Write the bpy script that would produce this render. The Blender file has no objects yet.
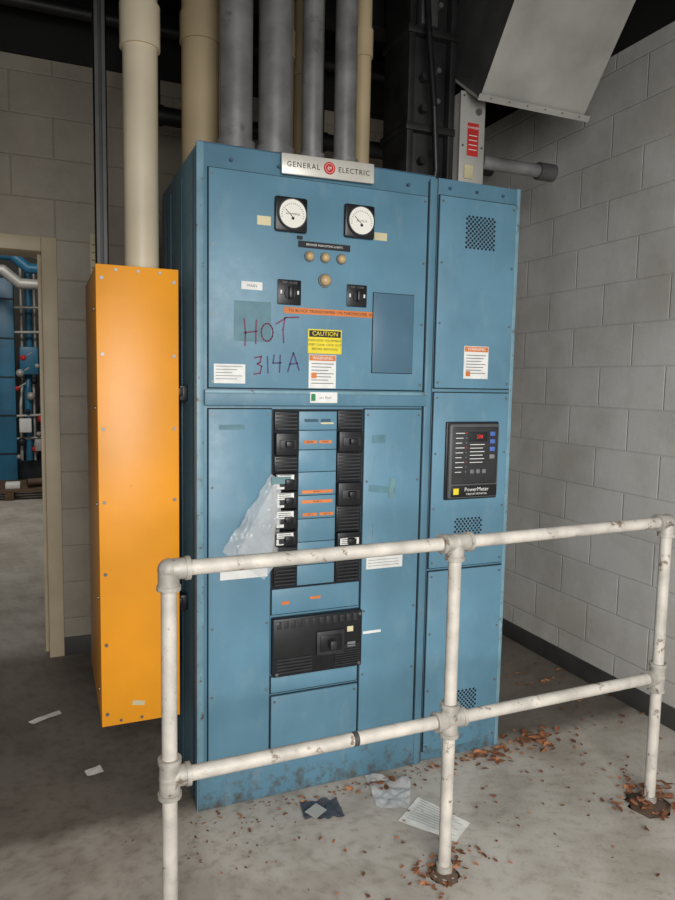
import bpy, bmesh, math, random
from mathutils import Vector, Matrix, noise
random.seed(7)
S = bpy.context.scene
try:
    S.view_settings.view_transform = 'Standard'
except Exception: pass

# ------------------------------------------------------------ materials
def lin(c):
    return tuple(((v/255)/12.92 if v/255 <= .04045 else ((v/255+.055)/1.055)**2.4) for v in c)
MATS = {}
def mat(name, rgb, rough=.5, metal=0., var=.12, scale=6., bump=0., rgb2=None, spots=None, spot_amt=.0, alpha=1., spot_scale=25., emit=0., grime=0.):
    m = bpy.data.materials.new(name); m.use_nodes = True
    nt = m.node_tree; N = nt.nodes; L = nt.links
    b = N['Principled BSDF']
    tc = N.new('ShaderNodeTexCoord')
    n = N.new('ShaderNodeTexNoise'); n.inputs['Scale'].default_value = scale; n.inputs['Detail'].default_value = 6
    L.new(tc.outputs['Object'], n.inputs['Vector'])
    c = lin(rgb); c2 = lin(rgb2) if rgb2 else tuple(x*(1-var*2) for x in c)
    c1 = c if rgb2 else tuple(min(1, x*(1+var)) for x in c)
    r = N.new('ShaderNodeValToRGB'); r.color_ramp.elements[0].position = .32; r.color_ramp.elements[1].position = .68
    r.color_ramp.elements[0].color = (*c2, 1); r.color_ramp.elements[1].color = (*c1, 1)
    L.new(n.outputs['Fac'], r.inputs['Fac'])
    out = r.outputs['Color']
    if spots:
        n2 = N.new('ShaderNodeTexNoise'); n2.inputs['Scale'].default_value = spot_scale; n2.inputs['Detail'].default_value = 8; n2.inputs['Roughness'].default_value = .7
        L.new(tc.outputs['Object'], n2.inputs['Vector'])
        r2 = N.new('ShaderNodeValToRGB'); p = 1-spot_amt
        r2.color_ramp.elements[0].position = p; r2.color_ramp.elements[1].position = min(1, p+.06)
        r2.color_ramp.elements[0].color = (0, 0, 0, 1); r2.color_ramp.elements[1].color = (1, 1, 1, 1)
        L.new(n2.outputs['Fac'], r2.inputs['Fac'])
        mx = N.new('ShaderNodeMixRGB'); L.new(r2.outputs['Color'], mx.inputs['Fac']); L.new(out, mx.inputs['Color1']); mx.inputs['Color2'].default_value = (*lin(spots), 1)
        out = mx.outputs['Color']
    if grime:
        # dirt and chipped paint gathering near the floor, plus faint vertical wipe streaks
        sp = N.new('ShaderNodeSeparateXYZ'); L.new(tc.outputs['Object'], sp.inputs[0])
        zr = N.new('ShaderNodeMapRange'); zr.inputs['From Min'].default_value = .35; zr.inputs['From Max'].default_value = 0; zr.inputs['To Min'].default_value = -.22; zr.inputs['To Max'].default_value = .19; L.new(sp.outputs['Z'], zr.inputs['Value'])
        g = N.new('ShaderNodeTexNoise'); g.inputs['Scale'].default_value = 22; g.inputs['Detail'].default_value = 9; g.inputs['Roughness'].default_value = .72; L.new(tc.outputs['Object'], g.inputs['Vector'])
        ad = N.new('ShaderNodeMath'); ad.operation = 'ADD'; L.new(g.outputs['Fac'], ad.inputs[0]); L.new(zr.outputs[0], ad.inputs[1])
        gr = N.new('ShaderNodeMapRange'); gr.inputs['From Min'].default_value = .60; gr.inputs['From Max'].default_value = .78; gr.inputs['To Max'].default_value = grime; L.new(ad.outputs[0], gr.inputs['Value'])
        mx = N.new('ShaderNodeMixRGB'); L.new(gr.outputs[0], mx.inputs['Fac']); L.new(out, mx.inputs['Color1']); mx.inputs['Color2'].default_value = (*lin((78, 74, 66)), 1); out = mx.outputs['Color']
        mp = N.new('ShaderNodeMapping'); mp.inputs['Scale'].default_value = (10, 10, 4); L.new(tc.outputs['Object'], mp.inputs[0])
        st = N.new('ShaderNodeTexNoise'); st.inputs['Scale'].default_value = 1.5; st.inputs['Detail'].default_value = 9; st.inputs['Roughness'].default_value = .65; L.new(mp.outputs[0], st.inputs['Vector'])
        sr = N.new('ShaderNodeMapRange'); sr.inputs['From Min'].default_value = .54; sr.inputs['From Max'].default_value = .72; sr.inputs['To Max'].default_value = .20; L.new(st.outputs['Fac'], sr.inputs['Value'])
        mx = N.new('ShaderNodeMixRGB'); L.new(sr.outputs[0], mx.inputs['Fac']); L.new(out, mx.inputs['Color1']); mx.inputs['Color2'].default_value = (*lin((146, 160, 162)), 1); out = mx.outputs['Color']
        rr = N.new('ShaderNodeMapRange'); rr.inputs['To Min'].default_value = rough-.08; rr.inputs['To Max'].default_value = rough+.22; L.new(g.outputs['Fac'], rr.inputs['Value']); L.new(rr.outputs[0], b.inputs['Roughness'])
    L.new(out, b.inputs['Base Color'])
    if not grime: b.inputs['Roughness'].default_value = rough
    b.inputs['Metallic'].default_value = metal
    if bump:
        bp = N.new('ShaderNodeBump'); bp.inputs['Strength'].default_value = bump; bp.inputs['Distance'].default_value = .005
        n3 = N.new('ShaderNodeTexNoise'); n3.inputs['Scale'].default_value = scale*12; n3.inputs['Detail'].default_value = 4
        L.new(tc.outputs['Object'], n3.inputs['Vector']); L.new(n3.outputs['Fac'], bp.inputs['Height']); L.new(bp.outputs['Normal'], b.inputs['Normal'])
    if alpha < 1: b.inputs['Alpha'].default_value = alpha
    if emit:
        b.inputs['Emission Color'].default_value = (*lin(rgb), 1); b.inputs['Emission Strength'].default_value = emit
    MATS[name] = m
    return m

mat('blue_paint', (86, 126, 146), .42, 0, .07, 3.5, .05, spots=(88, 84, 78), spot_amt=.32, spot_scale=14, grime=.9)
mat('blue_panel', (94, 136, 157), .38, 0, .07, 4.5, .05, spots=(96, 96, 92), spot_amt=.31, spot_scale=18, grime=.75)
mat('blue_dark', (54, 84, 104), .45, 0, .06, 5)
mat('cover_plate', (74, 108, 128), .4, 0, .06, 5)
mat('blue_edge', (114, 150, 164), .45, 0, .1, 12, spots=(90, 80, 70), spot_amt=.42)
mat('seam', (14, 22, 30), .8)
mat('orange_paint', (240, 158, 30), .40, 0, .06, 3, .04, spots=(134, 84, 38), spot_amt=.315, spot_scale=26)
mat('black_plastic', (22, 23, 26), .4, 0, .15, 20)
mat('black_rib', (44, 45, 48), .5, 0, .2, 20)
mat('meter_face', (48, 48, 50), .5, 0, .1, 20)
mat('meter_grey', (84, 84, 85), .45, 0, .06, 20)
mat('white_label', (226, 226, 222), .6, 0, .05, 30)
mat('yellow_label', (232, 212, 48), .5)
mat('orange_label', (214, 124, 62), .55)
mat('red_label', (196, 44, 40), .5)
mat('green_label', (40, 120, 70), .5)
mat('cream_tag', (206, 196, 158), .6)
mat('tape', (112, 146, 150), .35)
mat('glue', (88, 126, 138), .5, 0, .1, 20)
mat('grey_print', (120, 120, 122), .7)
mat('ink', (25, 25, 28), .6)
mat('marker_red', (112, 40, 78), .5, 0, .2, 30)
mat('marker_blue', (70, 52, 112), .5, 0, .2, 30)
mat('gauge_white', (236, 234, 224), .4, 0, .02)
mat('knob_tan', (196, 168, 122), .35)
mat('screw', (120, 120, 118), .4, .6)
mat('galv', (132, 132, 131), .42, .35, .18, 9, .05, spots=(104, 104, 103), spot_amt=.42, spot_scale=7)
mat('galv_light', (176, 174, 168), .5, .3, .1, 5, .05)
mat('galv_dark', (80, 80, 80), .55, .3, .2, 5)
mat('pvc_cream', (214, 201, 174), .45, 0, .08, 3, spots=(150, 134, 108), spot_amt=.33)
mat('pvc_dim', (168, 150, 118), .5, 0, .1, 3)
mat('dark_steel', (42, 42, 42), .5, .3, .25, 7)
mat('rail_paint', (196, 190, 180), .55, .1, .12, 14, .25, spots=(124, 108, 94), spot_amt=.41, spot_scale=22)
mat('rail_fitting', (172, 167, 158), .5, .2, .14, 30, .2, spots=(112, 98, 84), spot_amt=.42)
mat('aluminium', (214, 210, 200), .4, .3, .06, 8)
mat('paper', (228, 226, 218), .7, 0, .06, 20)
mat('leaf', (134, 84, 52), .8, 0, .25, 40, rgb2=(92, 56, 36))
mat('leaf2', (170, 112, 74), .8, 0, .25, 40)
mat('dirt', (84, 68, 56), .95, 0, .2, 30, .6)
mat('door_frame', (196, 180, 152), .5, 0, .08, 4)
mat('rubber_base', (66, 64, 62), .6, 0, .15, 6)
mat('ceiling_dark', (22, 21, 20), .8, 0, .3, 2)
mat('led_red', (220, 50, 50), .4, emit=.4)
mat('btn_blue', (76, 108, 176), .4)
mat('brown_box', (92, 72, 52), .7)
mat('machine_blue', (44, 108, 140), .4, 0, .2, 1.5)
mat('machine_dark', (34, 40, 46), .5, .3, .3, 3)
mat('back_wall_paint', (120, 118, 112), .7, 0, .1, 1)
def plastic(name, a, tint):
    m = mat(name, tint, .16, 0, .03, 8); b = m.node_tree.nodes['Principled BSDF']; b.inputs['Alpha'].default_value = a
plastic('clear_plastic', .38, (226, 230, 232))
plastic('dark_plastic', .9, (66, 70, 78))

def cmu(name, rgb, axis, mort=.8):
    m = bpy.data.materials.new(name); m.use_nodes = True; nt = m.node_tree; N = nt.nodes; L = nt.links
    b = N['Principled BSDF']; b.inputs['Roughness'].default_value = .55
    tc = N.new('ShaderNodeTexCoord'); sp = N.new('ShaderNodeSeparateXYZ'); cb = N.new('ShaderNodeCombineXYZ')
    L.new(tc.outputs['Object'], sp.inputs[0]); L.new(sp.outputs[axis], cb.inputs['X']); L.new(sp.outputs['Z'], cb.inputs['Y'])
    br = N.new('ShaderNodeTexBrick'); br.inputs['Scale'].default_value = 1; br.inputs['Brick Width'].default_value = .405; br.inputs['Row Height'].default_value = .203
    br.inputs['Mortar Size'].default_value = .006; br.inputs['Mortar Smooth'].default_value = 1.; br.offset = .5
    c = lin(rgb)
    br.inputs['Color1'].default_value = (*c, 1); br.inputs['Color2'].default_value = (*[x*.95 for x in c], 1); br.inputs['Mortar'].default_value = (*[x*mort for x in c], 1)
    L.new(cb.outputs[0], br.inputs['Vector'])
    n = N.new('ShaderNodeTexNoise'); n.inputs['Scale'].default_value = 2.2; n.inputs['Detail'].default_value = 10; n.inputs['Roughness'].default_value = .65; L.new(tc.outputs['Object'], n.inputs['Vector'])
    r = N.new('ShaderNodeValToRGB'); r.color_ramp.elements[0].position = .35; r.color_ramp.elements[0].color = (.76, .74, .71, 1); r.color_ramp.elements[1].position = .6; r.color_ramp.elements[1].color = (1, 1, 1, 1)
    L.new(n.outputs['Fac'], r.inputs['Fac'])
    mx = N.new('ShaderNodeMixRGB'); mx.blend_type = 'MULTIPLY'; mx.inputs['Fac'].default_value = 1
    L.new(br.outputs['Color'], mx.inputs['Color1']); L.new(r.outputs['Color'], mx.inputs['Color2']); L.new(mx.outputs[0], b.inputs['Base Color'])
    inv = N.new('ShaderNodeMath'); inv.operation = 'SUBTRACT'; inv.inputs[0].default_value = 1; L.new(br.outputs['Fac'], inv.inputs[1])
    n2 = N.new('ShaderNodeTexNoise'); n2.inputs['Scale'].default_value = 90; L.new(tc.outputs['Object'], n2.inputs['Vector'])
    ad = N.new('ShaderNodeMath'); ad.operation = 'MULTIPLY_ADD'; L.new(n2.outputs['Fac'], ad.inputs[0]); ad.inputs[1].default_value = .35; L.new(inv.outputs[0], ad.inputs[2])
    bp = N.new('ShaderNodeBump'); bp.inputs['Strength'].default_value = .45; bp.inputs['Distance'].default_value = .006
    L.new(ad.outputs[0], bp.inputs['Height']); L.new(bp.outputs['Normal'], b.inputs['Normal'])
    MATS[name] = m
cmu('cmu_back', (160, 151, 136), 'X', .86)
cmu('cmu_right', (196, 194, 190), 'Y', .88)

def floor_mat():
    m = bpy.data.materials.new('concrete'); m.use_nodes = True; nt = m.node_tree; N = nt.nodes; L = nt.links
    b = N['Principled BSDF']; b.inputs['Roughness'].default_value = .75
    tc = N.new('ShaderNodeTexCoord')
    def nz(s, d, lo, hi, c0, c1, ro=.6):
        n = N.new('ShaderNodeTexNoise'); n.inputs['Scale'].default_value = s; n.inputs['Detail'].default_value = d; n.inputs['Roughness'].default_value = ro
        L.new(tc.outputs['Object'], n.inputs['Vector']); r = N.new('ShaderNodeValToRGB')
        r.color_ramp.elements[0].position = lo; r.color_ramp.elements[1].position = hi
        r.color_ramp.elements[0].color = (*c0, 1); r.color_ramp.elements[1].color = (*c1, 1); L.new(n.outputs['Fac'], r.inputs['Fac']); return r.outputs['Color'], n
    a, _ = nz(1.6, 8, .3, .7, lin((156, 149, 139)), lin((188, 182, 172)))
    s, n2 = nz(26, 10, .36, .5, (.72, .69, .65), (1, 1, 1), .75)
    mx = N.new('ShaderNodeMixRGB'); mx.blend_type = 'MULTIPLY'; mx.inputs['Fac'].default_value = .8; L.new(a, mx.inputs[1]); L.new(s, mx.inputs[2])
    s2, _ = nz(3.3, 12, .42, .54, (.72, .69, .66), (1, 1, 1), .68)
    mxb = N.new('ShaderNodeMixRGB'); mxb.blend_type = 'MULTIPLY'; mxb.inputs['Fac'].default_value = .6; L.new(mx.outputs[0], mxb.inputs[1]); L.new(s2, mxb.inputs[2]); mx = mxb
    # floor colour darkened behind the front line of the switchboard (world Y > 0)
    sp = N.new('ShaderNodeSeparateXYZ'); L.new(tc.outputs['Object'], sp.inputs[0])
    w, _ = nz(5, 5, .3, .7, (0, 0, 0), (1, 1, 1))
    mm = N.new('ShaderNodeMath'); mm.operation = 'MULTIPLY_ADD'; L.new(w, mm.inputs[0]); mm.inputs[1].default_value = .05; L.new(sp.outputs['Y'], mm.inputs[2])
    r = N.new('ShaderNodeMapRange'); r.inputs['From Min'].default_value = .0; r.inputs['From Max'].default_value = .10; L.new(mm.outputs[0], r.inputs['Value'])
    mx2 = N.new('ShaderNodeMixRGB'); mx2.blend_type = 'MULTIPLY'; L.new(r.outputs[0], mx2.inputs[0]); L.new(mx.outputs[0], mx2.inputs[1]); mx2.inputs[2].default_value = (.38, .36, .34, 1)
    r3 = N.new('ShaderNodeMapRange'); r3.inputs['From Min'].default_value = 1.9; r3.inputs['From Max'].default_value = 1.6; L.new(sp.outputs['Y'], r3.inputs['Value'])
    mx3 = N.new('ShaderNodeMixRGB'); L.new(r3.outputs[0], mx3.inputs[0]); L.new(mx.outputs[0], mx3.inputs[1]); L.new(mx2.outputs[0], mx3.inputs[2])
    L.new(mx3.outputs[0], b.inputs['Base Color'])
    bp = N.new('ShaderNodeBump'); bp.inputs['Strength'].default_value = .3; bp.inputs['Distance'].default_value = .004; L.new(n2.outputs['Fac'], bp.inputs['Height']); L.new(bp.outputs['Normal'], b.inputs['Normal'])
    MATS['concrete'] = m
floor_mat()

# ------------------------------------------------------------ mesh builder
class Obj:
    def __init__(s, name): s.name = name; s.bm = bmesh.new(); s.mats = []
    def mi(s, m):
        if m not in s.mats: s.mats.append(m)
        return s.mats.index(m)
    def add(s, tb, m, smooth=False, M=None):
        if M is not None: bmesh.ops.transform(tb, matrix=M, verts=tb.verts)
        i = s.mi(m)
        for f in tb.faces: f.material_index = i; f.smooth = smooth
        me = bpy.data.meshes.new('tmp'); tb.to_mesh(me); tb.free()
        s.bm.from_mesh(me); bpy.data.meshes.remove(me)
    def box(s, x0, x1, y0, y1, z0, z1, m, bev=0., M=None):
        tb = bmesh.new(); bmesh.ops.create_cube(tb, size=1)
        for v in tb.verts: v.co = Vector((x0+(v.co.x+.5)*(x1-x0), y0+(v.co.y+.5)*(y1-y0), z0+(v.co.z+.5)*(z1-z0)))
        if bev: bmesh.ops.bevel(tb, geom=tb.edges[:], offset=bev, segments=2, affect='EDGES', profile=.5)
        s.add(tb, m, False, M)
    def cyl(s, p0, p1, r, m, seg=24, r2=None, M=None, caps=True):
        p0 = Vector(p0); p1 = Vector(p1); d = p1-p0
        tb = bmesh.new(); bmesh.ops.create_cone(tb, cap_ends=caps, segments=seg, radius1=r, radius2=r if r2 is None else r2, depth=d.length)
        q = d.to_track_quat('Z', 'Y').to_matrix().to_4x4()
        bmesh.ops.transform(tb, matrix=Matrix.Translation((p0+p1)/2) @ q, verts=tb.verts)
        s.add(tb, m, seg > 8, M)
    def ball(s, c, r, m, sc=(1, 1, 1)):
        tb = bmesh.new(); bmesh.ops.create_uvsphere(tb, u_segments=20, v_segments=12, radius=r)
        s.add(tb, m, True, Matrix.Translation(c) @ Matrix.Diagonal((*sc, 1)))
    def poly(s, pts, m):
        tb = bmesh.new(); tb.faces.new([tb.verts.new(p) for p in pts]); s.add(tb, m)
    def tube(s, pts, r, m, seg=16):
        for a, b in zip(pts[:-1], pts[1:]): s.cyl(a, b, r, m, seg)
        for p in pts[1:-1]: s.ball(p, r, m)
    def ribbon(s, pts, w, y, m):   # flat stroke on an XZ plane
        for (x0, z0), (x1, z1) in zip(pts[:-1], pts[1:]):
            d = Vector((x1-x0, z1-z0)); n = Vector((-d.y, d.x)).normalized()*w/2; e = d.normalized()*w*.3
            s.poly([(x0-e.x+n.x, y, z0-e.y+n.y), (x0-e.x-n.x, y, z0-e.y-n.y), (x1+e.x-n.x, y, z1+e.y-n.y), (x1+e.x+n.x, y, z1+e.y+n.y)], m)
    def text(s, t, x, y, z, size, m, align='CENTER', stretch=1., M=None, space=1., shear=0.):
        cu = bpy.data.curves.new('t', 'FONT'); cu.body = t; cu.size = size; cu.align_x = align; cu.align_y = 'CENTER'; cu.resolution_u = 2; cu.space_character = space; cu.shear = shear
        o = bpy.data.objects.new('t', cu); S.collection.objects.link(o)
        dg = bpy.context.evaluated_depsgraph_get(); me = bpy.data.meshes.new_from_object(o.evaluated_get(dg))
        tb = bmesh.new(); tb.from_mesh(me); bpy.data.meshes.remove(me)
        bpy.data.objects.remove(o); bpy.data.curves.remove(cu)
        T = Matrix.Translation((x, y, z)) @ Matrix.Rotation(math.pi/2, 4, 'X') @ Matrix.Diagonal((stretch, 1, 1, 1))
        if M is not None: T = M @ T
        s.add(tb, m, False, T)
    def done(s, smooth_angle=True):
        me = bpy.data.meshes.new(s.name); s.bm.to_mesh(me); s.bm.free()
        for m in s.mats: me.materials.append(MATS[m])
        if smooth_angle:
            try: me.set_sharp_from_angle(angle=math.radians(40))
            except Exception: pass
        o = bpy.data.objects.new(s.name, me); S.collection.objects.link(o); return o

# ------------------------------------------------------------ room shell
XR, YB, H = 2.10, 1.658, 3.45
XL, YF = -3.0, -3.6
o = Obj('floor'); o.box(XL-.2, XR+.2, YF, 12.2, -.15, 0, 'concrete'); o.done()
o = Obj('wall_back')
o.box(-.465, XR+.2, YB, YB+.2, 0, 3.12, 'cmu_back')
o.box(XL, -1.42, YB, YB+.2, 0, 3.12, 'cmu_back')
o.box(-1.42, -.465, YB, YB+.2, 2.175, 3.12, 'cmu_back')
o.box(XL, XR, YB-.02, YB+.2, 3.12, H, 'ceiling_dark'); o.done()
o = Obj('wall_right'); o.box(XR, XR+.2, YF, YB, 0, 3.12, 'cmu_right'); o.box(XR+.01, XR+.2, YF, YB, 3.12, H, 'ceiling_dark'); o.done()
o = Obj('wall_left'); o.box(XL-.2, XL, YF, YB+.2, 0, H, 'cmu_right'); o.done()
o = Obj('baseboard_right'); o.box(XR-.012, XR, YF, YB, 0, .1, 'rubber_base', .003); o.done()
o = Obj('baseboard_back'); o.box(-.40, XR-.012, YB-.012, YB, 0, .1, 'rubber_base', .003); o.done()
o = Obj('trim_door_frame')
o.box(-.475, -.40, YB-.02, YB+.22, 0, 2.24, 'door_frame', .004)
o.box(-1.485, -1.41, YB-.02, YB+.22, 0, 2.24, 'door_frame', .004)
o.box(-1.41, -.475, YB-.02, YB+.22, 2.165, 2.24, 'door_frame', .004)
o.box(-.495, -.475, YB+.08, YB+.14, 0, 2.165, 'door_frame', .002)
o.done()
o = Obj('wall_notice'); o.box(-.235, -.185, YB-.006, YB-.001, 1.98, 2.28, 'cream_tag', .001)
for k in range(6): o.box(-.228, -.192, YB-.0075, YB-.006, 2.02+k*.04, 2.025+k*.04, 'grey_print')
o.done()
# corrugated roof deck
o = Obj('ceiling')
tb = bmesh.new(); x = XL-.2; prof = []
while x < XR+.2:
    prof += [(x, H), (x+.04, H), (x+.06, H+.04), (x+.13, H+.04)]; x += .15
prof.append((x, H)); vs = [[tb.verts.new((a, y, c)) for a, c in prof] for y in (YF, YB+.2)]
for i in range(len(prof)-1): tb.faces.new([vs[0][i], vs[0][i+1], vs[1][i+1], vs[1][i]])
o.add(tb, 'ceiling_dark'); o.box(XL-.2, XR+.2, YF, YB+.2, H+.06, H+.12, 'ceiling_dark'); o.done()
o = Obj('roof_beam')
y = .95
o.box(XL, XR, y-.06, y+.06, H-.012, H, 'dark_steel'); o.box(XL, XR, y-.006, y+.006, H-.2, H, 'dark_steel'); o.box(XL, XR, y-.06, y+.06, H-.212, H-.2, 'dark_steel')
o.done()

# adjoining plant room seen through the doorway
o = Obj('wall_plant_room')
o.box(-4.2, 2.5, 12, 12.2, 0, 4.5, 'back_wall_paint'); o.box(-4.4, -4.2, YB+.2, 12.2, 0, 4.5, 'back_wall_paint'); o.box(2.5, 2.7, YB+.2, 12.2, 0, 4.5, 'back_wall_paint'); o.done()
o = Obj('ceiling_plant_room'); o.box(-4.4, 2.7, YB+.2, 12.2, 4.5, 4.6, 'ceiling_dark'); o.done()
o = Obj('industrial_boiler')
o.cyl((-3.2, 9.6, 1.75), (-.98, 9.6, 1.75), .78, 'machine_blue', 40)
for xx in (-3.1, -2.0, -1.02): o.cyl((xx-.03, 9.6, 1.75), (xx+.03, 9.6, 1.75), .84, 'machine_dark', 40)
for xx in (-2.8, -1.2): o.box(xx-.1, xx+.1, 9.0, 10.2, 0, 1.1, 'machine_dark', .01)
o.box(-1.12, -.86, 8.7, 8.95, .0, 2.9, 'machine_blue', .01)
for k in range(5): o.box(-1.125, -.855, 8.69, 8.7, .4+k*.55, .42+k*.55, 'machine_dark')
o.box(-.86, .6, 8.9, 9.6, 0, .3, 'machine_dark', .01)
for k, xx in enumerate((-.80, -.70, -.62, -.54, -.46, -.36)):
    o.tube([(xx, 8.8, .3), (xx, 8.8, 1.1+.25*(k % 3)), (xx+.03, 8.95, 1.5+.2*(k % 3)), (xx+.03, 8.95, 3.1)], (.022, .05, .018, .03, .04, .03)[k], ('galv_light', 'machine_blue', 'galv_light', 'machine_dark', 'machine_blue', 'galv')[k], 12)
for k in range(14):
    z = .36+k*.11; xx = -.84+.045*((k*5) % 9)
    o.ball((xx, 8.72, z), .035+.012*(k % 3), ('galv_light', 'red_label', 'machine_dark', 'galv_light')[k % 4])
    if k % 2: o.cyl((xx, 8.72, z), (xx+.12, 8.7, z+.08), .012, 'galv_light', 8)
o.box(-.8, -.55, 8.7, 8.9, 1.55, 1.95, 'machine_blue', .02)
for z in (.62, .95, 2.15, 2.5): o.cyl((-.86, 8.76, z), (-.2, 8.76, z+.03), .02, 'galv_light', 10)
o.box(-.82, -.66, 8.62, 8.72, .72, .92, 'white_label', .01); o.box(-.62, -.5, 8.60, 8.70, .45, .62, 'galv_light', .01)
o.done()
o = Obj('overhead_pipework')
for i, z in enumerate((2.85, 3.1, 3.35)):
    o.tube([(-4.0, 8.0+i*.3, z), (-.95+.1*i, 8.0+i*.3, z+.06), (-.75+.1*i, 8.0+i*.3, z-.1), (.8, 8.0+i*.3, z-.1)], .07, ('galv_light', 'machine_blue', 'white_label')[i])
for xx in (-2, .2):
    o.cyl((xx, 8.0, 2.8), (xx, 8.0, 4.5), .01, 'machine_dark', 8)
o.done()
o = Obj('timber_pallet')
for i in range(5): o.box(-1.5, -.3, 7.0+i*.2, 7.15+i*.2, .1, .13, 'brown_box', .003)
for xx in (-1.5, -.95, -.4): o.box(xx, xx+.1, 7.0, 7.95, 0, .1, 'brown_box', .003)
o.box(-.95, -.78, 7.1, 7.3, .13, .20, 'white_label', .01); o.cyl((-.7, 7.2, .19), (-.5, 7.25, .19), .05, 'brown_box', 16); o.done()

# ------------------------------------------------------------ switchboard cabinet
c = Obj('electrical_switchboard')
W, D, T = 1.267, .72, 2.29
c.box(0, .893, 0, D, 0, T, 'blue_paint', .004)
c.box(.896, W, .002, D, 0, T, 'blue_paint', .004)
c.box(.005, .889, .004, D-.01, T-.002, T+.004, 'blue_dark')
c.box(-.004, .02, -.004, .01, 0, T, 'blue_edge', .002)
c.box(-.006, 0, .02, .05, .02, T-.02, 'blue_dark', .001)
for y in (.27, .50): c.box(-.005, 0, y, y+.012, .05, T-.05, 'blue_dark', .001)
c.box(-.004, 0, .62, .715, .02, T-.02, 'blue_dark', .002)
c.box(-.044, 0, .45, .69, .5, 1.8, 'galv_dark')
c.box(1.254, W+.004, -.004, .01, 0, T, 'blue_edge', .002)
def panel(x0, x1, z0, z1, m='blue_panel', t=.011, scr=True, gap=.0035):
    c.box(x0-gap, x1+gap, -.0015, .001, z0-gap, z1+gap, 'seam')
    c.box(x0, x1, -t, 0, z0, z1, m, .0025)
    if scr:
        for xx in (x0+.012, x1-.012):
            n = max(2, int((z1-z0)/.22)+1)
            for k in range(n):
                zz = z0+.02+(z1-z0-.04)*k/(n-1)
                c.cyl((xx, -t-.002, zz), (xx, -t, zz), .0045, 'screw', 10)
panel(.035, .852, 1.497, 2.212)
for k in range(5): c.cyl((.11+.165*k, -.013, 2.245), (.11+.165*k, 0, 2.245), .006, 'blue_dark', 10)
for k in range(3): c.cyl((.95+.12*k, -.006, 2.255), (.95+.12*k, 0, 2.255), .006, 'blue_dark', 10)
c.box(.02, .868, -.02, 0, 1.437, 1.490, 'blue_paint', .004); c.box(.02, .868, -.024, -.018, 1.478, 1.490, 'blue_edge', .002)  # paler strip along the lip's top: highlight put into the colour
c.box(.857, .861, -.002, .001, .0, T-.02, 'seam'); c.box(.861, .891, -.012, 0, .0, T-.01, 'blue_paint', .003)
c.box(.889, .899, -.0015, .004, 0, T, 'seam')
panel(.035, .256, .145, 1.425); panel(.614, .852, .145, 1.425)
panel(.264, .606, .145, .380); panel(.264, .606, .392, .452, scr=False, t=.006)
panel(.264, .606, .686, .778, scr=False, t=.008)
c.box(.261, .609, -.002, .002, .776, 1.425, 'seam')
zs = [.785, .86, .945, 1.03, 1.115, 1.20, 1.28, 1.35, 1.418]
for a, b in zip(zs[:-1], zs[1:]): c.box(.358, .502, -.010, 0, a+.0012, b-.0012, 'blue_panel', .0012)
c.box(.0, .893, -.008, 0, 0, .128, 'blue_paint', .003); c.box(.0, .893, -.0095, 0, .128, .134, 'blue_edge')
def ribs(x0, x1, z0, z1):
    c.box(x0, x1, -.012, 0, z0, z1, 'black_plastic', .001)
    n = int((z1-z0)/.012)
    for k in range(n):
        z = z0+(k+.3)*(z1-z0)/n
        c.box(x0+.004, x1-.004, -.018, -.012, z, z+.005, 'black_rib')
def brk(x0, x1, z0, z1, side=None):
    c.box(x0, x1, -.030, 0, z0+.002, z1-.002, 'black_plastic', .003)
    xm = (x0+x1)/2; zm = (z0+z1)/2
    c.box(x0+.012, x1-.012, -.036, -.03, zm-.016, zm+.016, 'black_rib', .002)
    c.box(xm-.012, xm+.018, -.055, -.034, zm-.010, zm+.012, 'black_plastic', .003)
    if side == 'l':
        c.box(x0+.003, x1-.020, -.0372, -.036, zm+.004, z1-.006, 'white_label'); c.box(x0+.003, x0+.030, -.0312, -.03, z0+.008, zm, 'white_label')
        for q in range(3): c.box(x0+.008, x1-.03, -.0376, -.0372, zm+.009+q*.007, zm+.011+q*.007, 'ink')
    if side == 'r':
        c.box(x0+.006, x1-.012, -.0372, -.036, zm-.012, zm+.012, 'white_label')
        for q in range(3): c.box(x0+.012, x1-.02, -.0376, -.0372, zm-.008+q*.007, zm-.006+q*.007, 'ink')
L0, L1, R0, R1 = .268, .352, .507, .600
ribs(L0, L1, 1.35, 1.415); brk(L0, L1, 1.262, 1.344); ribs(L0, L1, 1.205, 1.258)
for a, b in ((1.137, 1.202), (1.072, 1.137), (1.000, 1.072), (.937, .995)): brk(L0, L1, a, b, 'l')
ribs(L0, L1, .790, .932)
ribs(R0, R1, 1.352, 1.42); brk(R0, R1, 1.27, 1.348); ribs(R0, R1, 1.165, 1.266); brk(R0, R1, 1.072, 1.16); ribs(R0, R1, .978, 1.068)
brk(R0, R1, .910, .975, 'r'); ribs(R0, R1, .787, .905)
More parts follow.
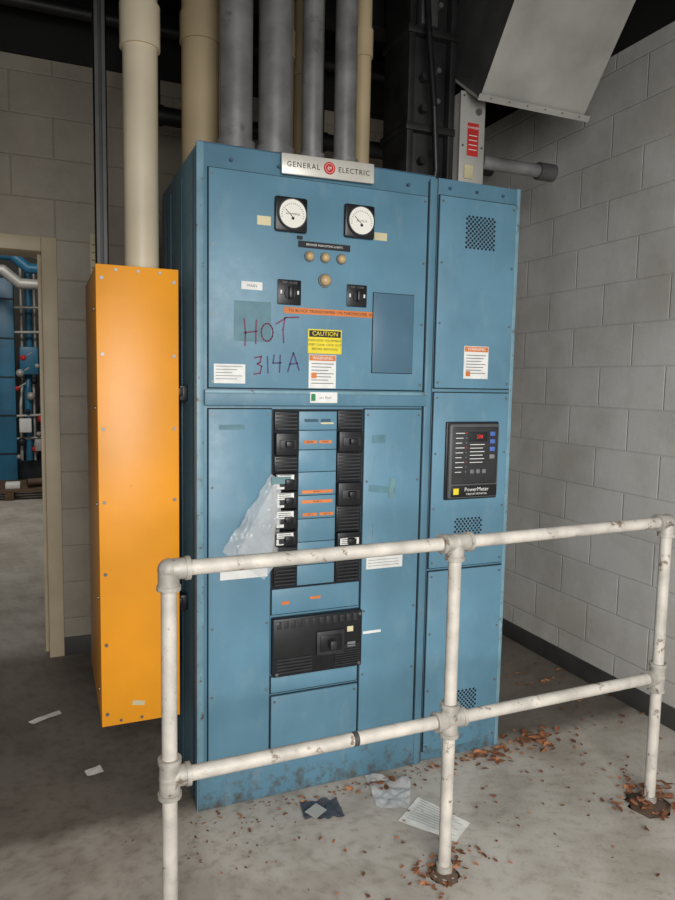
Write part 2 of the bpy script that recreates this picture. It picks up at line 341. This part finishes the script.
# main breaker
c.box(.262, .610, -.036, 0, .462, .676, 'black_plastic', .004)
for k in range(9): c.box(.50, .60, -.039, -.036, .475+k*.009, .479+k*.009, 'black_rib')
for k in range(5): c.box(.275, .41, -.039, -.036, .475+k*.012, .480+k*.012, 'black_rib')
for k in range(12): c.box(.275+k*.027, .292+k*.027, -.038, -.036, .640, .668, 'black_rib', .001)
c.box(.425, .535, -.046, -.036, .525, .615, 'black_rib', .004); c.box(.437, .523, -.05, -.046, .54, .60, 'black_plastic', .003)
c.box(.467, .492, -.078, -.048, .552, .586, 'black_rib', .006); c.box(.55, .582, -.038, -.036, .54, .56, 'grey_print'); c.box(.548, .572, -.038, -.036, .60, .62, 'cream_tag')
for xx in (.275, .598):
    for zz in (.474, .664): c.cyl((xx, -.04, zz), (xx, -.036, zz), .006, 'screw', 12)
def gauge(x, z, r):
    c.box(x-r-.008, x+r+.008, -.030, -.010, z-r-.008, z+r+.008, 'black_plastic', .008)
    c.cyl((x, -.030, z), (x, -.040, z), r+.002, 'black_rib', 40)
    c.cyl((x, -.040, z), (x, -.0415, z), r-.003, 'gauge_white', 40)
    for k in range(19):
        a = math.radians(-10+k*200/18); d = Vector((math.cos(a), math.sin(a)))
        c.ribbon([(x+d.x*(r-.014), z+d.y*(r-.014)-.006), (x+d.x*(r-.009), z+d.y*(r-.009)-.006)], .0014, -.0419, 'ink')
    c.ribbon([(x+.004, z-.016), (x-.026, z+.012)], .0022, -.0422, 'ink'); c.cyl((x, -.0415, z-.016), (x, -.044, z-.016), .005, 'ink', 14)
    c.text('AC AMPERES' if x < .4 else 'AC VOLTS', x, -.042, z-.002, .009, 'ink')
gauge(.3145, 2.087, .050); gauge(.570, 2.090, .050)
c.box(.198, .246, -.0125, -.011, 2.045, 2.075, 'cream_tag'); c.box(.635, .685, -.0125, -.011, 2.035, 2.062, 'cream_tag')
c.box(.345, .54, -.014, -.011, 1.984, 2.006, 'ink'); c.text('BREAKER INDICATING LIGHTS', .442, -.0145, 1.995, .010, 'white_label')
c.box(.34, .36, -.014, -.011, 2.01, 2.022, 'ink')
for x in (.385, .444, .505):
    c.cyl((x, -.011, 1.955), (x, -.02, 1.955), .018, 'screw', 20); c.ball((x, -.024, 1.955), .015, 'knob_tan', (1, .8, 1))
c.cyl((.444, -.011, 1.877), (.444, -.02, 1.877), .024, 'screw', 24); c.ball((.444, -.026, 1.877), .019, 'knob_tan', (1, .8, 1))
def switch(x, z, s):
    c.box(x-s/2, x+s/2, -.018, -.011, z-s/2, z+s/2, 'black_plastic', .003)
    c.cyl((x, -.018, z-.004), (x, -.026, z-.004), s*.24, 'black_rib', 8)
    c.box(x-s*.10, x+s*.10, -.044, -.022, z-s*.26, z+s*.22, 'black_plastic', .004)
    c.text('TRIP  CLOSE', x, -.0185, z+s*.38, s*.12, 'grey_print')
    for k in (-1, 1): c.box(x+k*s*.36-.003, x+k*s*.36+.003, -.0188, -.018, z-.006, z+.006, 'white_label')
switch(.314, 1.828, .085); switch(.569, 1.832, .078)
c.box(.296, .690, -.0125, -.011, 1.757, 1.778, 'orange_label'); c.text('TO BLOCK TRANSFORMER ON THROWOVER, ISOLATE', .493, -.013, 1.767, .0145, 'ink')
c.box(.634, .804, -.0125, -.010, 1.558, 1.850, 'seam'); c.box(.636, .802, -.0165, -.011, 1.560, 1.848, 'cover_plate', .002)
for xx in (.648, .79):
    for zz in (1.575, 1.834): c.cyl((xx, -.018, zz), (xx, -.0165, zz), .004, 'screw', 8)
c.box(.145, .218, -.0125, -.011, 1.828, 1.855, 'white_label'); c.text('MAIN', .182, -.013, 1.841, .014, 'grey_print')
c.box(.12, .25, -.0114, -.011, 1.655, 1.79, 'glue')
c.box(.386, .514, -.0125, -.011, 1.622, 1.707, 'yellow_label'); c.box(.390, .510, -.0135, -.0125, 1.680, 1.703, 'ink'); c.text('CAUTION', .45, -.014, 1.6915, .022, 'yellow_label')
for k, t in enumerate(('ENERGIZED EQUIPMENT', 'KEEP CLEAR. LOCK OUT', 'BEFORE SERVICING')): c.text(t, .45, -.013, 1.668-k*.015, .0115, 'ink')
c.box(.390, .494, -.0125, -.011, 1.500, 1.618, 'white_label'); c.box(.392, .492, -.0135, -.0125, 1.597, 1.616, 'orange_label'); c.text('WARNING', .442, -.014, 1.606, .016, 'white_label')
for k in range(7): c.box(.40, .485-.01*(k % 3), -.013, -.0125, 1.585-k*.0115, 1.588-k*.0115, 'grey_print')
c.box(.40, .42, -.0135, -.0125, 1.535, 1.555, 'orange_label')
c.box(.392, .496, -.0255, -.02, 1.448, 1.486, 'white_label'); c.box(.396, .412, -.0262, -.0255, 1.455, 1.48, 'green_label'); c.text('arc flash', .45, -.0262, 1.467, .014, 'grey_print')
c.box(.052, .160, -.0125, -.011, 1.512, 1.577, 'white_label')
for k in range(5): c.box(.058, .150-.018*(k % 3), -.013, -.0125, 1.568-k*.0105, 1.570-k*.0105, 'grey_print')
# marker writing  HOT / 314A
y = -.0135; w = .0046
c.ribbon([(.155, 1.730), (.160, 1.680), (.158, 1.640)], w, y, 'marker_red'); c.ribbon([(.198, 1.728), (.196, 1.690), (.196, 1.648)], w, y, 'marker_red'); c.ribbon([(.155, 1.684), (.200, 1.690)], w, y, 'marker_red')
c.ribbon([(.236+.021*math.cos(t*.45), 1.688+.030*math.sin(t*.45)) for t in range(15)], w, y, 'marker_red')
c.ribbon([(.268, 1.718), (.305, 1.742), (.350, 1.745)], w, y, 'marker_red'); c.ribbon([(.300, 1.742), (.293, 1.70), (.296, 1.655)], w, y, 'marker_red')
c.ribbon([(.192, 1.600), (.216, 1.606), (.212, 1.586), (.202, 1.580), (.218, 1.572), (.212, 1.548), (.19, 1.545)], w, y, 'marker_red')
c.ribbon([(.238, 1.606), (.240, 1.550)], w, y, 'marker_blue')
c.ribbon([(.262, 1.612), (.258, 1.584), (.288, 1.586)], w, y, 'marker_blue'); c.ribbon([(.284, 1.612), (.282, 1.552)], w, y, 'marker_blue')
c.ribbon([(.312, 1.556), (.332, 1.622), (.354, 1.562)], w, y, 'marker_blue'); c.ribbon([(.318, 1.582), (.348, 1.586)], w, y, 'marker_blue')
for x0, x1, z, t in ((.375, .425, 1.308, 'SPARE'), (.435, .483, 1.308, 'SPARE'), (.372, .49, 1.128, 'PANEL 1'), (.372, .49, 1.092, 'PANEL 2'), (.375, .43, 1.045, 'CKT 3'), (.44, .495, 1.045, 'CKT 4'), (.378, .43, 1.385, ''), (.44, .478, 1.385, '')):
    c.box(x0, x1, -.0112, -.010, z-.0055, z+.0055, 'orange_label' if t else 'blue_dark')
    if t: c.text(t, (x0+x1)/2, -.0116, z, .009, 'ink')
c.box(.44, .49, -.0112, -.010, 1.372, 1.378, 'cream_tag')
c.box(.632, .785, -.0125, -.011, .822, .868, 'white_label')
c.box(.075, .245, -.0125, -.011, .832, .868, 'white_label')
for k in range(3): c.box(.64, .77, -.013, -.0125, .833+k*.011, .8345+k*.011, 'grey_print')
Mt = Matrix.Translation((.69, 0, 1.125)) @ Matrix.Rotation(.12, 4, 'Y')
c.box(-.055, .055, -.0125, -.011, -.012, .012, 'glue', 0, Mt); c.box(.03, .05, -.0135, -.011, -.03, .045, 'tape', 0, Mt)
c.box(.645, .70, -.0118, -.011, 1.30, 1.33, 'glue'); c.box(.625, .70, -.0125, -.011, .572, .582, 'white_label')
c.box(.655, .657, -.0118, -.011, .93, 1.25, 'blue_edge'); c.box(.30, .33, -.0092, -.008, .72, .732, 'orange_label'); c.box(.41, .45, -.0092, -.008, .73, .740, 'orange_label')
c.box(.07, .16, -.0118, -.011, 1.355, 1.372, 'glue')
# right instrument section
panel(.906, 1.250, 1.508, 2.225, t=.009); panel(.906, 1.250, .800, 1.490, t=.009); panel(.906, 1.250, .045, .786, t=.009)
def vent(x0, x1, z0, z1, n, m):
    for i in range(n):
        for j in range(m):
            if (i+j) % 2: continue
            x = x0+(x1-x0)*i/(n-1); z = z0+(z1-z0)*j/(m-1)
            c.cyl((x, -.0096, z), (x, -.0088, z), (x1-x0)/(n-1)*.58, 'seam', 8)
vent(1.025, 1.150, 2.045, 2.160, 15, 14); vent(1.020, 1.140, .920, .990, 15, 8); vent(1.055, 1.145, .19, .275, 11, 10)
c.box(1.032, 1.144, -.0105, -.009, 1.546, 1.672, 'white_label'); c.box(1.034, 1.142, -.0112, -.0105, 1.650, 1.670, 'orange_label'); c.text('WARNING', 1.088, -.0115, 1.66, .017, 'white_label')
for k in range(7): c.box(1.042, 1.132-.01*(k % 3), -.011, -.0105, 1.635-k*.0115, 1.638-k*.0115, 'grey_print')
c.box(1.042, 1.062, -.0112, -.0105, 1.555, 1.575, 'orange_label')
# power meter
c.box(.960, 1.204, -.018, 0, 1.070, 1.378, 'black_plastic', .006); c.box(.967, 1.197, -.034, -.016, 1.077, 1.371, 'meter_grey', .010)
c.box(.980, 1.185, -.036, -.033, 1.135, 1.358, 'meter_face', .004); c.box(.978, 1.188, -.036, -.033, 1.084, 1.128, 'black_plastic', .003); c.box(1.050, 1.135, -.038, -.036, 1.302, 1.338, 'ink', .002)
c.text('208', 1.100, -.0385, 1.320, .020, 'led_red')
for k in range(9):
    c.box(.992, 1.032-.006*(k % 3), -.0368, -.036, 1.333-k*.019, 1.3355-k*.019, 'white_label')
    c.cyl((1.040, -.036, 1.335-k*.019), (1.040, -.038, 1.335-k*.019), .0028, 'red_label' if k % 3 == 0 else 'grey_print', 8)
for k in range(6): c.box(1.058, 1.125-.008*(k % 2), -.0368, -.036, 1.288-k*.014, 1.2905-k*.014, 'white_label')
for k in range(4): c.box(1.148, 1.172, -.040, -.036, 1.322-k*.03, 1.340-k*.03, 'btn_blue' if k < 3 else 'grey_print', .003)
for k in range(3): c.box(1.06+k*.028, 1.078+k*.028, -.040, -.036, 1.175, 1.192, 'grey_print', .003)
c.box(.988, 1.012, -.0372, -.036, 1.094, 1.118, 'yellow_label'); c.text('PowerMeter', 1.095, -.0368, 1.112, .022, 'white_label'); c.text('CIRCUIT MONITOR', 1.095, -.0368, 1.094, .011, 'white_label')
for z in (1.474, .708):
    c.box(-.030, 0, .17, .215, z-.028, z+.028, 'black_plastic', .004); c.box(-.043, -.02, .160, .18, z-.012, z+.02, 'black_plastic', .003); c.box(-.034, -.03, .18, .20, z-.012, z+.012, 'aluminium')
c.done()

s = Obj('manufacturer_sign')
M = Matrix.Translation((.45, -.021, 2.256)) @ Matrix.Rotation(math.radians(-1.2), 4, 'Y')
s.box(-.172, .172, -.006, .006, -.034, .034, 'aluminium', .004, M)
s.text('GENERAL', -.095, -.0075, -.002, .025, 'ink', M=M, space=1.25, stretch=.95); s.text('ELECTRIC', .093, -.0075, -.002, .025, 'ink', M=M, space=1.2, stretch=.95)
s.cyl((0, -.008, 0), (0, -.006, 0), .021, 'red_label', 28, M=M); s.cyl((0, -.0084, 0), (0, -.008, 0), .016, 'aluminium', 28, M=M); s.cyl((0, -.0088, 0), (0, -.0084, 0), .0145, 'red_label', 28, M=M); s.text('ge', 0, -.0095, 0.002, .018, 'white_label', M=M)
s.done()

# orange wiring box
b = Obj('orange_wireway')
ox0, ox1, oy0, oy1, oz0, oz1 = -.309, -.052, .084, .72, .331, 1.885
b.box(ox0, ox1, oy0+.004, oy1, oz0, oz1, 'orange_paint', .003)
b.box(ox0-.004, ox1+.004, oy0-.004, oy0+.003, oz0-.004, oz1+.004, 'orange_paint', .002)
b.box(ox0-.004, ox0, oy0, oy1-.05, oz0+.0, oz1, 'orange_paint', .001)
for k in range(7):
    z = oz0+.04+k*(oz1-oz0-.08)/6
    for xx in (ox0+.014, ox1-.012): b.cyl((xx, oy0-.008, z), (xx, oy0-.004, z), .006, 'screw', 10)
for k in range(5):
    z = oz0+.1+k*.33
    b.cyl((ox0-.008, .16, z), (ox0-.004, .16, z), .007, 'screw', 10)
for xx in (-.25, -.18, -.11):
    for z in (oz0+.012, oz1-.012): b.cyl((xx, oy0-.008, z), (xx, oy0-.004, z), .005, 'screw', 10)
Mw = Matrix.Translation((-.19, 0, oz0+.065)) @ Matrix.Rotation(.2, 4, 'Y'); b.box(-.022, .02, oy0-.0052, oy0-.004, -.008, .008, 'cream_tag', 0, Mw)
b.done()

# ------------------------------------------------------------ conduits
p = Obj('pvc_conduit')
p.cyl((-.14, .3, 1.889), (-.14, .3, H), .060, 'pvc_cream', 36); p.cyl((-.14, .3, 2.667), (-.14, .3, 2.81), .069, 'pvc_cream', 36); p.cyl((-.14, .3, 1.889), (-.14, .3, 1.91), .068, 'screw', 36)
p.done()
p = Obj('strut_channel')
p.box(-.292, -.288, .36, .40, 1.887, H, 'galv_dark'); p.box(-.252, -.248, .36, .40, 1.887, H, 'galv_dark'); p.box(-.292, -.248, .398, .402, 1.887, H, 'galv_dark')
p.box(-.292, -.276, .36, .363, 1.887, H, 'galv_dark'); p.box(-.264, -.248, .36, .363, 1.887, H, 'galv_dark')
p.done()
def conduit(name, x, y, r, m, col=True, cz=2.95):
    p = Obj(name); p.cyl((x, y, T+.004), (x, y, H), r, m, 32)
    if col:
        p.cyl((x, y, T+.004), (x, y, T+.03), r+.016, 'galv_dark', 10); p.cyl((x, y, T+.03), (x, y, T+.06), r+.010, 'galv', 32)
    p.cyl((x, y, cz), (x, y, cz+.1), r+.006, m, 32)
    p.done()
for x, y, r in ((.165, .15, .058), (.308, .15, .060), (.449, .15, .038), (.58, .15, .041), (.52, .33, .04)): conduit('steel_conduit', x, y, r, 'galv', cz=3.2)
for x, y, r in ((.085, .36, .070), (.405, .34, .035), (.53, .46, .045), (.672, .20, .030), (.20, .52, .06), (.80, .5, .03)): conduit('plastic_conduit', x, y, r, 'pvc_dim', False, 2.75)
p = Obj('horizontal_pipe')
p.cyl((.03, 1.2, 2.775), (1.95, 1.2, 2.775), .042, 'dark_steel')
for xx in (.06, .9, 1.7): p.cyl((xx, 1.2, 2.8), (xx, 1.2, H), .006, 'dark_steel', 8); p.cyl((xx-.03, 1.2, 2.775), (xx+.015, 1.2, 2.775), .048, 'dark_steel')
p.done()
p = Obj('flexible_cable')
p.tube([(-.10, 1.1, 0), (-.10, 1.1, 2.75), (-.06, 1.1, 3.0), (.02, 1.1, 3.2), (.05, 1.1, H)], .018, 'dark_steel', 12); p.done()
p = Obj('overhead_pipe')
p.cyl((XL, 1.45, 3.28), (1.6, 1.45, 3.28), .03, 'dark_steel', 20)
for xx in (-2, -.8, .6): p.cyl((xx, 1.45, 3.28), (xx, 1.45, H), .008, 'dark_steel', 8)
p.done()

# busway riser with tap box
p = Obj('busway_riser')
p.box(1.03, 1.20, .48, .66, T+.004, H, 'dark_steel', .004)
for xx in (1.0, 1.205): p.box(xx, xx+.03, .45, .69, T+.004, H, 'dark_steel', .003)
p.box(.98, 1.225, .43, .70, T+.004, T+.05, 'dark_steel', .003)
for z in (2.62, 3.02): p.box(.99, 1.235, .44, .70, z, z+.03, 'dark_steel', .002)
for z in (2.50, 2.72, 2.85, 3.12): p.cyl((1.08, .47, z), (1.08, .44, z), .018, 'dark_steel', 12); p.cyl((1.15, .48, z+.04), (1.15, .45, z+.04), .012, 'screw', 6)
p.box(1.04, 1.12, .42, .47, 3.05, 3.25, 'galv_dark', .004)
p.tube([(1.05, .42, 3.3), (1.06, .39, 3.0), (1.09, .38, 2.7), (1.12, .40, 2.45), (1.12, .44, 2.33)], .014, 'black_plastic', 10)
p.box(1.236, 1.352, .40, .62, 2.30, 2.80, 'galv_light', .004); p.box(1.23, 1.358, .392, .402, 2.34, 2.80, 'galv_light', .003)
p.box(1.268, 1.325, .390, .392, 2.53, 2.67, 'red_label'); p.text('DANGER', 1.297, .3895, 2.65, .014, 'white_label')
for k in range(4): p.box(1.275, 1.318, .3892, .390, 2.555+k*.02, 2.558+k*.02, 'white_label')
for xx in (1.245, 1.343):
    for z in (2.36, 2.57, 2.78): p.cyl((xx, .388, z), (xx, .392, z), .005, 'screw', 10)
p.box(1.255, 1.30, .385, .392, 2.43, 2.49, 'cream_tag', .002); p.cyl((1.32, .38, 2.72), (1.32, .392, 2.72), .014, 'screw', 14)
p.done()
p = Obj('horizontal_conduit')
p.cyl((1.36, .45, 2.535), (1.79, .45, 2.535), .030, 'galv', 24); p.cyl((1.70, .45, 2.535), (1.79, .45, 2.535), .040, 'galv_dark', 24); p.cyl((1.36, .45, 2.535), (1.38, .45, 2.535), .040, 'galv_dark', 12)
p.done()

# ventilation duct, tilted about X : axis (0,-.6,.8)
d = Obj('ventilation_duct')
A = Vector((0, -.6, .8)); B = Vector((0, .8, .6)); O = Vector((1.265, .30, 2.74)); DW, DD = .555, .45
def P(x, a, bb): return O+Vector((x, 0, 0))+A*a+B*bb
Mx = Matrix(((1, 0, 0, O.x), (0, B.y, A.y, O.y), (0, B.z, A.z, O.z), (0, 0, 0, 1)))
d.box(0, DW, 0, .003, 0, .88, 'galv_light', 0, Mx); d.box(0, DW, DD-.003, DD, 0, .44, 'galv_dark', 0, Mx)  # front sheet lighter than sides and back: shading put into the colours
d.poly([P(0, 0, 0), P(0, .88, 0), P(0, .55, DD), P(0, 0, DD)], 'galv_dark'); d.poly([P(DW, 0, 0), P(DW, .88, 0), P(DW, .55, DD), P(DW, 0, DD)], 'galv_dark')
d.box(-.02, DW+.02, -.02, .004, -.002, .002, 'galv_light', 0, Mx); d.box(-.02, .002, 0, DD, -.002, .002, 'galv_light', 0, Mx); d.box(DW-.002, DW+.02, 0, DD, -.002, .002, 'galv_light', 0, Mx)
d.box(-.02, DW+.02, -.022, -.018, -.004, .022, 'galv_light', 0, Mx)
d.box(0, DW, DD, DD+.02, -.002, .002, 'galv_light', 0, Mx)
for k in range(6): d.cyl(P(.04+k*.095, .012, -.024), P(.04+k*.095, .012, -.018), .004, 'screw', 8)
d.done()

# ------------------------------------------------------------ guard rail
g = Obj('pipe_guard_rail')
P0, P1, P2 = Vector((-.198, -.627, 0)), Vector((.6445, -.601, 0)), Vector((1.542, -.556, 0))
zt = (1.055, 1.055, 1.055); zm = (.515, .508, .488); r = .0195
for i, q in enumerate((P0, P1, P2)):
    g.cyl(q, q+Vector((0, 0, zt[i])), r, 'rail_paint')
    g.cyl(q, q+Vector((0, 0, .012)), .036, 'rail_fitting'); g.cyl(q+Vector((0, 0, .012)), q+Vector((0, 0, .04)), .025, 'rail_fitting')
def at(q, z): return q+Vector((0, 0, z))
for a, bq, i, j in ((P0, P1, 0, 1), (P1, P2, 1, 2)):
    g.cyl(at(a, zt[i]), at(bq, zt[j]), r, 'rail_paint'); g.cyl(at(a, zm[i]), at(bq, zm[j]), r, 'rail_paint')
def sleeve(q, z, dirs, l=.05, rr=.0265):
    g.ball(at(q, z), rr*1.04, 'rail_fitting')
    for dv in dirs:
        dv = Vector(dv).normalized(); e = at(q, z)+dv*l
        g.cyl(at(q, z), e, rr, 'rail_fitting'); g.cyl(e-dv*.010, e+dv*.002, rr+.0035, 'rail_fitting')
e1 = (P1-P0).normalized(); e2 = (P2-P1).normalized(); U = Vector((0, 0, 1))
sleeve(P0, zt[0], (e1, -U)); sleeve(P1, zt[1], (-e1, e2, -U)); sleeve(P2, zt[2], (-e2, -U))
sleeve(P0, zm[0], (e1, U, -U)); sleeve(P1, zm[1], (-e1, e2, U, -U)); sleeve(P2, zm[2], (-e2, U, -U))
q = at(P0, zm[0])+(at(P1, zm[1])-at(P0, zm[0]))*.62; g.cyl(q-e1*.008, q+e1*.008, r+.001, 'galv_dark')
g.done()

# ------------------------------------------------------------ plastic sheets, papers, leaves
def sheet(name, corners, m, nx=18, ny=18, amp=.01, normal=(0, 0, 1), fr=14, lift=.0):
    a, bq, cc, dd = [Vector(v) for v in corners]; n = Vector(normal)
    o = Obj(name); tb = bmesh.new(); g = []
    for i in range(nx+1):
        row = []
        for j in range(ny+1):
            u, v = i/nx, j/ny; pt = (a*(1-u)+bq*u)*(1-v)+(dd*(1-u)+cc*u)*v
            h = abs(noise.noise(pt*fr))*amp*2+abs(noise.noise(pt*fr*2.7))*amp*.8
            row.append(tb.verts.new(pt+n*(h+lift)))
        g.append(row)
    for i in range(nx):
        for j in range(ny): tb.faces.new([g[i][j], g[i+1][j], g[i+1][j+1], g[i][j+1]])
    o.add(tb, m, True); return o
o = sheet('hanging_plastic_bag', [(.250, -.020, 1.200), (.290, -.020, 1.175), (.275, -.020, .880), (.077, -.020, .937)], 'clear_plastic', 30, 30, .022, (0, -1, 0), 15)
o.poly([(.077, -.024, .937), (.275, -.024, .88), (.229, -.024, .824)], 'clear_plastic')
o.poly([(.262, -.030, 1.17), (.286, -.036, 1.16), (.250, -.040, .90), (.13, -.036, .93)], 'clear_plastic')
o.box(.25, .32, -.0385, -.0375, 1.165, 1.19, 'tape'); o.done(False)
o = sheet('plastic_bag', [(.60, -.22, .002), (.71, -.26, .002), (.80, -.10, .002), (.64, -.03, .002)], 'clear_plastic', 30, 30, .014, fr=13)
o.poly([(.62, -.20, .004), (.70, -.23, .004), (.74, -.15, .004), (.65, -.12, .004)], 'clear_plastic'); o.done(False)
o = sheet('crumpled_packet', [(.33, -.20, .002), (.47, -.23, .002), (.48, -.12, .002), (.35, -.09, .002)], 'dark_plastic', 20, 20, .013, fr=22)
Mw = Matrix.Translation((.385, -.175, .022)) @ Matrix.Rotation(.1, 4, 'X') @ Matrix.Rotation(.5, 4, 'Z'); o.box(-.04, .02, -.028, .022, 0, .002, 'galv_light', 0, Mw)
o.done(False)
def paper(name, corners, lines=True):
    o = sheet(name, corners, 'paper', 14, 14, .004, fr=9, lift=.002)
    a, bq, cc, dd = [Vector(v) for v in corners]
    if lines:
        for k in range(9):
            v = .12+k*.09; p0 = (a*.9+bq*.1)*(1-v)+(dd*.9+cc*.1)*v; e = .25-.1*(k % 3); p1 = (a*e+bq*(1-e))*(1-v)+(dd*e+cc*(1-e))*v
            dlt = (dd-a).normalized()*.0016; up = Vector((0, 0, .011))
            o.poly([p0+up, p1+up, p1+up+dlt, p0+up+dlt], 'grey_print')
    o.done(False)
paper('paper_sheet', [(.770, -.213, 0), (.864, -.413, 0), (.764, -.482, 0), (.635, -.312, 0)])
paper('paper_sheet', [(-.57, .90, 0), (-.44, .97, 0), (-.43, .93, 0), (-.55, .87, 0)], False)
paper('paper_sheet', [(-.36, .40, 0), (-.30, .43, 0), (-.29, .37, 0), (-.35, .36, 0)], False)

o = Obj('dead_leaves')
def leaf(x, y, s, hmax=.012):
    a = random.random()*6.28; ca, sa = math.cos(a), math.sin(a); z = .002+random.random()*hmax
    k = random.uniform(-.5, .7)*s; tl = random.uniform(-.35, .35)
    prof = [(-1, 0, 0), (-.45, .42, k), (.25, .5, k*1.1), (1, 0, .2*s), (.3, -.5, k), (-.4, -.4, k*.8)]
    pts = []
    for px, py, pz in prof: pts.append((x+(px*ca-py*sa)*s, y+(px*sa+py*ca)*s, max(.001, z+pz*.5+py*s*tl+.2*s)))
    m = random.choice(('leaf', 'leaf', 'leaf2'))
    o.poly([pts[0], pts[1], pts[2], pts[3]], m); o.poly([pts[0], pts[3], pts[4], pts[5]], m)
def cluster(cx, cy, sx, sy, n, s=.014, h=.012):
    for _ in range(n):
        x, y = random.gauss(cx, sx), random.gauss(cy, sy)
        if y > -.03 and -.05 < x < 1.29: y = -.035-random.random()*.05
        if x > 2.07: continue
        leaf(x, y, s*random.uniform(.5, 1.35), h)
cluster(1.17, -.07, .08, .04, 45, .018); cluster(1.45, -.04, .07, .05, 45, .020, .02); cluster(1.542, -.556, .075, .055, 90, .017, .045); cluster(.6445, -.60, .06, .04, 45, .011, .025)
cluster(1.85, .25, .12, .25, 60, .015); cluster(.45, -.08, .30, .04, 120, .007); cluster(.74, -.56, .08, .05, 28, .015); cluster(.9, -.3, .35, .18, 60, .008)
cluster(1.6, -.35, .25, .2, 45, .011); cluster(.05, -.15, .12, .10, 40, .006); cluster(.35, -.45, .2, .12, 14, .009); cluster(.66, -.07, .07, .03, 16, .016); cluster(1.0, -.07, .1, .03, 20, .012)
o.done(False)
o = Obj('dirt_pile')
for cx, cy, rr in ((1.542, -.556, .075), (.6445, -.60, .045)):
    tb = bmesh.new(); bmesh.ops.create_uvsphere(tb, u_segments=24, v_segments=10, radius=1)
    for v in tb.verts:
        k = 1+.35*noise.noise(v.co*3+Vector((cx, 0, 0))); v.co = Vector((cx+v.co.x*rr*k, cy+v.co.y*rr*k, max(0.0005, v.co.z*.022*k)))
    o.add(tb, 'dirt', True)
o.done(False)

# ------------------------------------------------------------ lights
def area(name, loc, target, sx, sy, power, col, spread=180):
    l = bpy.data.lights.new(name, 'AREA'); l.shape = 'RECTANGLE'; l.size = sx; l.size_y = sy; l.energy = power; l.color = col; l.spread = math.radians(spread)
    ob = bpy.data.objects.new(name, l); S.collection.objects.link(ob); ob.location = loc
    ob.rotation_euler = (Vector(target)-Vector(loc)).to_track_quat('-Z', 'Y').to_euler(); return ob
area('daylight_doorway', (-.25, -3.5, 1.8), (1.35, 0, .25), 1.8, 1.6, 66, (1, .985, .96), 110)
area('plant_room_light', (-1.2, 5.0, 4.3), (-1.0, 7.2, 0), 3, 1, 105, (1, .97, .92))
w = bpy.data.worlds.new('world'); S.world = w; w.use_nodes = True
w.node_tree.nodes['Background'].inputs['Color'].default_value = (.92, .96, 1, 1); w.node_tree.nodes['Background'].inputs['Strength'].default_value = .28

# ------------------------------------------------------------ camera
cd = bpy.data.cameras.new('camera'); cam = bpy.data.objects.new('camera', cd); S.collection.objects.link(cam); S.camera = cam
yaw, pit, rol = .3978, .0968, .0186
F = Vector((math.sin(yaw)*math.cos(pit), math.cos(yaw)*math.cos(pit), -math.sin(pit))); r0 = Vector((math.cos(yaw), -math.sin(yaw), 0)); u0 = r0.cross(F)
R = r0*math.cos(rol)+u0*math.sin(rol); Uv = -r0*math.sin(rol)+u0*math.cos(rol)
cam.matrix_world = Matrix(((R.x, Uv.x, -F.x, -.4702), (R.y, Uv.y, -F.y, -2.3354), (R.z, Uv.z, -F.z, 1.5220), (0, 0, 0, 1)))
cd.sensor_fit = 'AUTO'; cd.sensor_width = 36; cd.lens = 696.5*36/900; cd.clip_start = .05
